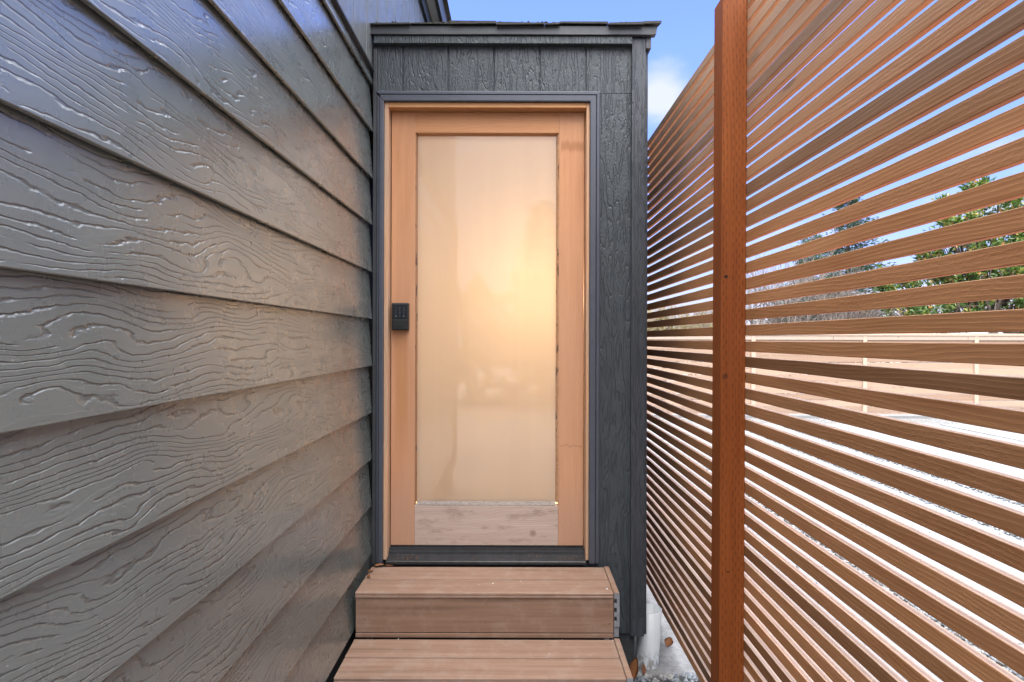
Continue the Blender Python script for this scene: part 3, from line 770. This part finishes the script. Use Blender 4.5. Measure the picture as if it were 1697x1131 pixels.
def digit(bm, ch, cx, cz, h, y):
    # seven-stroke figures
    seg = {'0': 'abcdef', '1': 'bc', '2': 'abged', '3': 'abgcd', '4': 'fgbc', '5': 'afgcd', '6': 'afgedc', '7': 'abc', '8': 'abcdefg', '9': 'abcdfg'}[ch]
    w2, h2, s = h * 0.27, h * 0.5, 0.0004
    L = {'a': (-w2, h2, w2, h2), 'g': (-w2, 0, w2, 0), 'd': (-w2, -h2, w2, -h2), 'b': (w2, 0, w2, h2), 'c': (w2, -h2, w2, 0), 'f': (-w2, 0, -w2, h2), 'e': (-w2, -h2, -w2, 0)}
    for k in seg:
        x0, z0, x1, z1 = L[k]
        box(bm, (cx + x0 - s, y - 0.0004, cz + z0 - s), (cx + x1 + s, y - 0.0001, cz + z1 + s), 0, 1)
yk = YL - 0.0036
for i, ch in enumerate('123456789'):
    digit(bm, ch, xc + (i % 3 - 1) * 0.0185, LZ1 - 0.024 - (i // 3) * 0.0125, 0.006, yk)
digit(bm, '0', xc, LZ1 - 0.0615, 0.006, yk)
# lock and tick marks
for sx in (-1, 1):
    cx = xc + sx * 0.0185; cz = LZ1 - 0.062
    box(bm, (cx - 0.0035, yk - 0.0004, cz - 0.0035), (cx + 0.0035, yk - 0.0001, cz + 0.001), 0, 1)
    box(bm, (cx - 0.002, yk - 0.0004, cz + 0.0015), (cx + 0.002, yk - 0.0001, cz + 0.0035), 0, 1)
pad = obj('keypad', bm, [M['glassblack'], M['digit']], door)

# ================================================================ steps
steps = thing('entry_steps', (-0.12, 2.25, 0.0), 'two brown composite deck board steps leading up to the wooden door', 'steps')
SX0, SX1 = -0.664, 0.403
TH = 0.023
def tread(zt, yf, yb, full=True):
    bm = NB()
    y = yf
    first = True
    while y < yb - 0.01:
        y1 = min(y + 0.1340, yb)
        # rounded front nose, square-edged butt joints elsewhere
        r = 0.003
        pts = [(y, zt - TH + r), (y, zt - r), (y + r * 0.3, zt - r * 0.3), (y + r, zt), (y1 - r, zt), (y1 - r * 0.3, zt - r * 0.3), (y1, zt - r), (y1, zt - TH + r), (y1 - r, zt - TH), (y + r, zt - TH)]
        if first: pts = [(y, zt - TH + r), (y, zt - 0.014), (y + 0.002, zt - 0.012), (y + 0.002, zt - 0.010), (y, zt - 0.008), (y, zt - r)] + pts[2:]
        prism(bm, pts, 'X', SX0 + rng.uniform(-0.001, 0.001), SX1 - 0.0035, segs=1)
        y = y1 + 0.0070; first = False
    return obj('tread', bm, M['deck'], steps)
ZT1, ZT2 = EYE - 1.047, EYE - 1.234
YF1, YF2 = 2.388, 2.106
tread(ZT1, YF1, 2.7055 - 0.031)
bm = NB(); box(bm, (SX0, YF1 + 0.006, ZT1 - TH - 0.1425), (SX1 - 0.002, YF1 + 0.030, ZT1 - TH - 0.001), 0.0012)
box(bm, (SX0, YF1 + 0.003, ZT2 + 0.001), (SX1 - 0.002, YF1 + 0.027, ZT2 + 0.0175), 0.0012)
obj('riser', bm, M['riser'], steps)
tread(ZT2, YF2, YF1 + 0.004)
bm = NB(); box(bm, (SX0, YF2 + 0.006, ZT2 - TH - 0.1425), (SX1 - 0.002, YF2 + 0.030, ZT2 - TH - 0.001), 0.0012)
box(bm, (SX0, YF2 + 0.006, 0.006), (SX1 - 0.002, YF2 + 0.030, ZT2 - TH - 0.146), 0.0012)
obj('riser', bm, M['riser'], steps)
# side boards standing on edge, their grooved grey ends facing the viewer
def side_board(zt, zb_, yf, yb):
    bm = NB()
    x0, x1 = SX1, SX1 + 0.0235
    prism(bm, [(x0, zb_), (x0, zt - 0.003), (x0 + 0.003, zt), (x1 - 0.003, zt), (x1, zt - 0.003), (x1, zb_)], 'Y', yf + 0.0025, yb)
    o = obj('side_board', bm, M['deck'], steps)
    bm = NB()
    # end profile with three hollow channels open to the inner side
    H = zt - zb_
    pts = [(x1 - 0.0005, zb_ + 0.001), (x1 - 0.0005, zt - 0.004), (x1 - 0.003, zt - 0.001), (x0 + 0.001, zt - 0.002), (x0 + 0.001, zt - 0.024)]
    z = zt - 0.024
    n = 3
    gap = (H - 0.03) / n
    for i in range(n):
        pts += [(x0 + 0.012, z), (x0 + 0.012, z - gap * 0.5), (x0 + 0.001, z - gap * 0.5), (x0 + 0.001, z - gap)] if i < n - 1 else [(x0 + 0.012, z), (x0 + 0.012, z - gap * 0.5), (x0 + 0.001, z - gap * 0.5), (x0 + 0.001, zb_ + 0.001)]
        z -= gap
    prism(bm, pts, 'Y', yf - 0.001, yf + 0.002)
    box(bm, (x0 + 0.0008, yf + 0.00205, zb_ + 0.002), (x1 - 0.003, yf + 0.00245, zt - 0.004), 0, 1)  # black sheet behind the channels stands in for the shade inside them
    obj('end_cap', bm, [M['deckend'], M['black']], o)
side_board(ZT1, ZT1 - 0.140, YF1 + 0.004, 2.672)
side_board(ZT2, ZT2 - 0.140, YF2 + 0.004, YF1 + 0.003)
bm = NB(); box(bm, (SX1 + 0.001, YF1 + 0.012, ZT2 + 0.001), (SX1 + 0.022, 2.672, ZT1 - 0.144), 0.001)
box(bm, (SX1 + 0.001, YF2 + 0.012, 0.006), (SX1 + 0.022, 2.672, ZT2 - 0.144), 0.001)
obj('skirt_board', bm, M['deckend'], steps)
for (px_, py_) in ((604, 1001), (605, 1027), (807, 1001), (807, 1031), (1011, 1003), (1012, 1033)):
    k = (YF1 + 0.005) / 960.0
    X, Z = (px_ - 857) * k, EYE - (py_ - 562) * k
    bm = NB(); tube(bm, (X, YF1 + 0.0058, Z), (X, YF1 + 0.0042, Z), 0.0042, 0.0036, 14)
    tube(bm, (X, YF1 + 0.0042, Z), (X, YF1 + 0.0040, Z), 0.0012, 0.001, 6)
    s = obj('screw', bm, M['screw'], steps)

# ================================================================ slat fence
FV = -8.0 / 960.0                       # yaw of the fence as a slope dX/dY
YP = 2.060
FX0 = 0.814 - FV * YP                   # slat inner face: X = FX0 + FV*Y
LEAN = 0.0028
fence = thing('slat_fence', (0.82, 1.3, 0.0), 'tall see-through cedar fence of thin horizontal slats along the right side', 'fence')
FZT = EYE + 1.228
SP = 0.0560
bm = NB()
for i in range(49):
    zt = FZT - i * SP
    ph = rng.uniform(0, 200)
    amp = rng.uniform(0.0003, 0.0009)
    tilt = rng.uniform(-0.0004, 0.0004)
    if i == 46: tilt = 0.0026
    off = rng.uniform(-0.0010, 0.0010)
    def wob(s, u, v, ph=ph, amp=amp, tilt=tilt, off=off):
        a = noise.noise((s * 0.55, ph, 0)); b = noise.noise((s * 0.6, ph, 7)); c = noise.noise((s * 2.2, ph, 3)) * 0.3
        dz = (a + c) * amp + off + tilt * (s - 2.0) + 0.0006 * noise.noise((s * 30, ph, v * 40))
        tw = b * 0.02
        return (FV * s + b * amp * 0.8 + tw * (v - zt_mid) + LEAN * (v - EYE), dz)
    h = 0.0378 + rng.uniform(-0.0012, 0.0012)
    zt_mid = zt - h / 2
    x0, x1 = FX0, FX0 + 0.0185
    r = 0.0012
    prism(bm, [(x0, zt - h + r), (x0, zt - r), (x0 + r, zt), (x1 - r, zt), (x1, zt - r), (x1, zt - h + r), (x1 - r, zt - h), (x0 + r, zt - h)], 'Y', -1.4 + rng.uniform(-0.01, 0.01), 3.60 + rng.uniform(-0.006, 0.004), segs=90, wob=wob)
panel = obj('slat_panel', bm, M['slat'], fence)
for j, yf in enumerate((YP, 3.575, 0.545, -0.97)):
    bm = NB()
    xr = FX0 + FV * yf - 0.0006
    bw = 0.089
    vs = box(bm, (xr - bw, yf, -0.05), (xr, yf + bw, FZT - 0.001), 0.003)
    for v in bm.verts: v.co.x += LEAN * (v.co.z - EYE)
    obj('post', bm, M['post'], fence)

# ================================================================ drain pipe beside the vestibule
bm = NB()
pc = Vector((0.640, 2.835, 0.0)); lean = Vector((0.018, 0.012, 0.262))
prof = [(0.056, 0.0), (0.056, 1.0), (0.0515, 1.004), (0.0515, 0.02)]
N = 48; rings = []
for (r, s) in prof:
    ring = []
    for i in range(N):
        a = 2 * math.pi * i / N
        jag = 0.003 * noise.noise((math.cos(a) * 3, math.sin(a) * 3, 1)) if s > 0.9 else 0
        ring.append(bm.verts.new(Vector((math.cos(a) * r, math.sin(a) * r, jag)) + lean * s))
    rings.append(ring)
for a, b in zip(rings[:-1], rings[1:]):
    for i in range(N):
        f = bm.faces.new((a[i], a[(i + 1) % N], b[(i + 1) % N], b[i])); f.smooth = True
bm.faces.new(rings[-1])
pipe = obj('drain_pipe', bm, M['pvc'])
pipe.location = pc + Vector((0, 0, 0.036))
tag(pipe, 'short open white plastic drain pipe standing on the concrete beside the dark corner', 'pipe')

# ================================================================ dead leaves
def dead_leaf(loc, L, W, rot, label, group=None, curl=0.5, name='dry_leaf'):
    bm = NB(); n = 7; rows = []
    for i in range(n + 1):
        u = i / n
        wd = W * (math.sin(math.pi * min(1, u * 0.97 + 0.02)) ** 0.8) * 0.5
        z = curl * L * 0.35 * (u - 0.5) ** 2 * 4 * 0.5 + rng.uniform(-0.001, 0.001)
        rows.append([bm.verts.new(((u - 0.5) * L, s * wd, z + abs(s) * wd * curl + rng.uniform(-0.0012, 0.0012))) for s in (-1, -0.5, 0, 0.5, 1)])
    for i in range(n):
        for j in range(4): bm.faces.new((rows[i][j], rows[i + 1][j], rows[i + 1][j + 1], rows[i][j + 1])).smooth = True
    bmesh.ops.solidify(bm, geom=bm.faces[:], thickness=0.0006)
    me = bpy.data.meshes.new(name); bm.to_mesh(me); bm.free(); me.materials.append(M['deadleaf'])
    o = bpy.data.objects.new(name, me); COL.objects.link(o); o.location = loc; o.rotation_euler = rot
    return tag(o, label, 'leaf', group)
zs = ZT1 + 0.004
dead_leaf((-0.628, 2.655, zs + 0.004), 0.050, 0.022, (0.2, 0, 0.25), 'long curled brown leaf on the top step touching the door casing', 'dry leaves on the top step', name='dry_leaf')
dead_leaf((-0.655, 2.590, zs + 0.004), 0.045, 0.020, (0, 0.3, 1.2), 'crumpled brown leaf at the left end of the top step against the siding', 'dry leaves on the top step')
dead_leaf((-0.648, 2.535, zs + 0.003), 0.032, 0.016, (0.3, 0, 2.0), 'small brown leaf scrap nearest the front on the top step', 'dry leaves on the top step')
dead_leaf((-0.585, 2.660, zs), 0.040, 0.010, (0.1, 0, -0.1), 'thin brown leaf sliver just below the threshold', 'dry leaves on the top step')
dead_leaf((0.552, 2.700, 0.085), 0.105, 0.050, (0.3, -1.25, 0.5), 'large rust brown leaf standing upright against the drain pipe base', 'dry leaves by the drain pipe', 0.4)
dead_leaf((0.600, 2.742, 0.060), 0.045, 0.030, (0.8, -0.9, 1.4), 'small orange brown leaf at the foot of the drain pipe', 'dry leaves by the drain pipe', 0.4)
dead_leaf((0.785, 2.98, 0.062), 0.055, 0.045, (0.2, -0.6, 0.9), 'brown leaf under the lowest fence slat right of the drain pipe', 'dry leaves by the drain pipe', 0.5)
bm = NB()
for i in range(90):     # crumbs and bits of debris on the sill and the treads
    if i < 60:
        x = rng.choice([rng.uniform(SL, -0.45), rng.uniform(SL, SR), rng.uniform(0.22, SR)]); y = rng.uniform(2.685, 2.728); z = 0.596 + (y - 2.68) * 0.26
    else:
        x = rng.uniform(SX0, SX1)
        if rng.random() < 0.5: y = rng.uniform(2.40, 2.66); z = ZT1 + 0.001
        else: y = rng.uniform(2.12, 2.38); z = ZT2 + 0.001
    stone(bm, (x, y, z), rng.uniform(0.0010, 0.0026), rng)
tag(obj('leaf_crumbs', bm, M['deadleaf']), kind='stuff')
bm = NB()
for (x, y, z) in ((-0.16, 2.47, ZT1), (-0.10, 2.48, ZT1), (0.38, 2.43, ZT1), (0.395, 2.375, ZT2), (0.13, 2.27, ZT2), (-0.485, 2.38, ZT2), (0.02, 2.5, ZT1)):
    stone(bm, (x, y, z + 0.001), rng.uniform(0.0022, 0.004), rng)
tag(obj('paint_chips', bm, M['white']), kind='stuff')

# ================================================================ board fence at the back
YB = 12.6
kb = YB / 960.0
bf = thing('board_fence', (6.0, YB, -0.06), 'new pale wooden board fence crossing behind the driveway', 'fence')
FT = EYE + 0.150; FB = EYE - 1.74
x = (1248 - 857) * kb; px_sp = 184.5 * kb
posts = [x + i * px_sp for i in range(-4, 6)]
for i, xp in enumerate(posts):
    bm = NB(); box(bm, (xp - 0.045, YB - 0.035, FB - 0.02), (xp + 0.045, YB + 0.05, FT - 0.052), 0.004)
    obj('post', bm, M['fencepost'], bf)
for a, b in zip(posts[:-1], posts[1:]):
    bm = NB(); z = FB + 0.03
    while z < FT - 0.10:
        hh = min(0.137, FT - 0.055 - z)
        box(bm, (a + 0.047, YB - 0.005 + rng.uniform(-0.003, 0.003), z), (b - 0.047, YB + 0.018, z + hh - rng.choice([0.004, 0.007, 0.013])), 0.002)
        z += hh
    obj('board_panel', bm, M['fenceback'], bf)
    bm = NB(); box(bm, (a, YB - 0.05, FT - 0.05), (b - 0.004, YB + 0.07, FT), 0.003)
    box(bm, (a + 0.047, YB - 0.034, FT - 0.145), (b - 0.047, YB - 0.009, FT - 0.0515), 0.002)
    obj('cap_rail', bm, M['fencepost'], bf)
# sloping pale retaining curb at the fence foot
bm = NB()
for a, b in zip(posts[:-1], posts[1:]): box(bm, (a + 0.01, YB - 0.28, -0.055), (b - 0.01, YB - 0.06, 0.02), 0.006)
tag(obj('concrete_kerb', bm, M['drive']), kind='structure')

# ================================================================ plants beyond
def leafquad(bm, p, d, L, W, up, mat=0):
    d = d.normalized(); s = d.cross(up)
    if s.length < 1e-3: s = Vector((1, 0, 0))
    s.normalize(); n = s.cross(d)
    a = bm.verts.new(p); b = bm.verts.new(p + d * L * 0.45 + s * W * 0.5 + n * W * 0.15); c = bm.verts.new(p + d * L - n * L * 0.12); e = bm.verts.new(p + d * L * 0.45 - s * W * 0.5 + n * W * 0.15)
    bm.faces.new((a, b, c)).material_index = mat; bm.faces.new((a, c, e)).material_index = mat
def rv(rg): return Vector((rg.gauss(0, 1), rg.gauss(0, 1), rg.gauss(0, 1))).normalized()
def branchy(bm, p, d, L, r, depth, rg, tips, spread=0.6, up=0.15, nmin=2, nmax=3):
    segs = 3; q = p
    for i in range(segs):
        d2 = (d + rv(rg) * 0.22 + Vector((0, 0, up * 0.3))).normalized()
        q2 = q + d2 * (L / segs)
        tube(bm, q, q2, r * (1 - 0.25 * i / segs), r * (1 - 0.25 * (i + 1) / segs), 5 if r > 0.02 else 3, cap=False)
        if depth > 0 and i > 0 and rg.random() < 0.75:
            branchy(bm, q2, (d2 + rv(rg) * spread * 1.3).normalized(), L * rg.uniform(0.45, 0.7), r * 0.5, depth - 1, rg, tips, spread, up, nmin, nmax)
        q, d = q2, d2
        if depth <= 1: tips.append((q.copy(), d.copy()))
    if depth > 0:
        for i in range(rg.randint(nmin, nmax)):
            branchy(bm, q, (d + rv(rg) * spread + Vector((0, 0, up))).normalized(), L * rg.uniform(0.6, 0.85), r * 0.62, depth - 1, rg, tips, spread, up, nmin, nmax)

def broad_tree(loc, H, RX, seed, label, lobes, cat='tree', leaf=(0.16, 0.065), count=40, mat='magleaf', group=None, name='broadleaf_tree'):
    rg = random.Random(seed); root = thing(name, loc, label, cat, group)
    base = Vector(loc); bmt = NB(); tips = []
    for i in range(3):
        branchy(bmt, base + Vector((rg.uniform(-.1, .1), rg.uniform(-.1, .1), 0)), Vector((rg.uniform(-.4, .4), rg.uniform(-.3, .3), 1)).normalized(), H * 0.32, H * 0.018, 3, rg, [], 0.7, 0.2)
    bml = NB()
    for (cx, cz, r) in lobes:
        nsub = int(34 * (r ** 1.6)) + 8
        for k in range(nsub):
            dv = rv(rg); q = base + Vector((cx, 0, cz)) + Vector((dv.x, dv.y * 0.9, dv.z * 0.8)) * r * rg.uniform(0.45, 1.12)
            for m in range(count):
                dd = rv(rg) + dv * 0.5 + Vector((0, -0.1, 0.3))
                leafquad(bml, q + rv(rg) * rg.uniform(0.02, 0.20), dd, leaf[0] * rg.uniform(0.6, 1.15), leaf[1] * rg.uniform(0.7, 1.2), rv(rg))
            # twig to the clump
        for k in range(5):
            dv = rv(rg); tube(bmt, base + Vector((cx * 0.4, 0, cz * 0.55)), base + Vector((cx, 0, cz)) + dv * r * 0.8, 0.03, 0.008, 5, cap=False)
    obj('trunk', bmt, M['bark'], root, fix=False)
    obj('crown', bml, M[mat], root, fix=False)
    return root
YT = 14.6; kt = YT / 960.0
def TX(px_, py_, Y): return (px_ - 857) * Y / 960.0, EYE - (py_ - 563) * Y / 960.0
lob = []
bx_, _ = TX(1640, 560, YT)
for (px_, py_, r) in ((1500, 520, 0.75), (1560, 500, 0.9), (1640, 470, 1.0), (1700, 500, 1.1), (1600, 420, 0.75), (1540, 445, 0.6), (1660, 400, 0.8), (1720, 430, 0.9), (1590, 365, 0.45), (1640, 335, 0.35), (1560, 385, 0.4), (1480, 470, 0.4), (1530, 410, 0.3), (1700, 360, 0.6), (1615, 310, 0.22), (1570, 340, 0.2), (1790, 420, 1.2), (1800, 520, 1.2), (1690, 545, 0.8)):
    X, Z = TX(px_, py_, YT); lob.append((X - bx_, Z + 0.06, r))
broad_tree((bx_, YT, -0.06), 4.2, 3.0, 3, 'broad-leaved evergreen tree with glossy green and reddish leaves above the back fence at right', lob)

def bare_tree(loc, H, n, seed, label, group, depth=4, r=0.035, spread=0.55, leaves=0, name='bare_shrub', cat='shrub', lean=0.5):
    rg = random.Random(seed); root = thing(name, loc, label, cat, group)
    bmt = NB(); tips = []; base = Vector(loc)
    for i in range(n):
        branchy(bmt, base + Vector((rg.uniform(-.5, .5), rg.uniform(-.4, .4), 0)), Vector((rg.uniform(-lean, lean), rg.uniform(-lean, lean), 1)).normalized(), H * 0.33, r, depth, rg, tips, spread, 0.18)
    obj('branches', bmt, M['twig'], root, fix=False)
    if leaves:
        bml = NB()
        for (p_, d_) in tips:
            for k in range(leaves):
                leafquad(bml, p_ + rv(rg) * 0.05, d_ + rv(rg), rg.uniform(0.03, 0.07), 0.025, rv(rg))
        obj('foliage', bml, M['dryleaf'], root, fix=False)
    return root
GRP = 'bare shrubs beyond the back fence'
for (px_, H, n, sd_, lv, lab) in (
        (1095, 2.6, 3, 11, 2, 'leftmost twiggy shrub seen through the far slats beside the vestibule corner'),
        (1150, 2.7, 3, 12, 1, 'twiggy yellowish shrub seen through the slats just left of the post'),
        (1215, 2.8, 3, 13, 0, 'bare shrub directly behind the stained post'),
        (1275, 4.1, 4, 14, 0, 'tall bare shrub with upright twigs just right of the post'),
        (1345, 3.4, 4, 15, 0, 'grey bare shrub left of the dark conifer'),
        (1410, 3.1, 4, 16, 0, 'bare shrub standing in front of the dark conifer'),
        (1475, 2.9, 3, 17, 0, 'bare shrub touching the left edge of the leafy evergreen tree'),
        (1690, 3.4, 3, 18, 0, 'bare shrub showing behind the leafy evergreen at the right edge')):
    Y = 16.0 if sd_ != 18 else 17.5
    X, _ = TX(px_, 560, Y)
    bare_tree((X, Y, -0.06), H, n + 2, sd_, lab, GRP, leaves=lv)

def conifer(loc, H, RB, seed, label, name='conifer_tree', group=None):
    rg = random.Random(seed); root = thing(name, loc, label, 'tree', group)
    base = Vector(loc); bmt = NB(); bml = NB()
    tube(bmt, base, base + Vector((0, 0, H)), H * 0.022, 0.02, 8)
    lv = int(H * 6)
    for i in range(lv):
        u = 0.12 + 0.86 * i / lv; z = H * u
        rad = RB * (1 - u) ** 0.75 * rg.uniform(0.75, 1.1) + 0.12
        for k in range(7):
            a = rg.uniform(0, 6.283); d = Vector((math.cos(a), math.sin(a), rg.uniform(-0.1, 0.3)))
            p0 = base + Vector((0, 0, z)); L = rad * rg.uniform(0.6, 1.1)
            tube(bmt, p0, p0 + d * L, 0.02, 0.004, 3, cap=False)
            for m in range(int(16 + L * 22)):
                s = rg.uniform(0.25, 1.05)
                leafquad(bml, p0 + d * L * s + rv(rg) * 0.12, d + rv(rg) * 0.8, rg.uniform(0.10, 0.20), 0.045, rv(rg))
    obj('trunk', bmt, M['bark'], root, fix=False); obj('crown', bml, M['needle'], root, fix=False)
X, _ = TX(1405, 560, 22.0)
conifer((X, 22.0, -0.06), 7.6, 2.3, 5, 'dark green conifer rising behind the bare shrubs left of the leafy evergreen')
X, _ = TX(1345, 560, 25.0)
conifer((X, 25.0, -0.06), 6.3, 2.6, 6, 'lower grey green conifer further back, left of the dark conifer')

# neighbour's shed: only the tip of its roof shows over the back fence
X, Z = TX(1618, 548, 13.9)
shed = thing('garden_shed', (X, 14.2, -0.06), 'grey garden shed whose pale roof tip just clears the back fence', 'shed')
bm = NB(); box(bm, (X - 0.9, 13.55, -0.06), (X + 0.9, 15.0, Z - 0.55), 0)
obj('wall', bm, M['white'], shed)
bm = NB(); prism(bm, [(X - 1.05, Z - 0.58), (X, Z + 0.03), (X + 1.05, Z - 0.58), (X + 1.05, Z - 0.53), (X, Z + 0.09), (X - 1.05, Z - 0.53)], 'Y', 13.4, 15.1)
obj('roof', bm, M['white'], shed)

# behind the camera, mirrored faintly in the door glass
conifer((0.75, -13.0, -0.06), 6.2, 1.6, 21, 'conifer standing behind the viewer, faintly mirrored in the door glass')

broad_tree((0.9, -10.0, -0.06), 4.2, 3.0, 31, 'broad evergreen clump behind the viewer, faintly mirrored in the lower door glass', [(-2.6, 1.8, 1.5), (-1.0, 2.2, 1.5), (0.6, 2.4, 1.7), (2.2, 2.6, 1.8), (3.8, 2.0, 1.6), (1.2, 1.0, 1.4), (-1.6, 0.8, 1.3)], count=14, leaf=(0.3, 0.16))
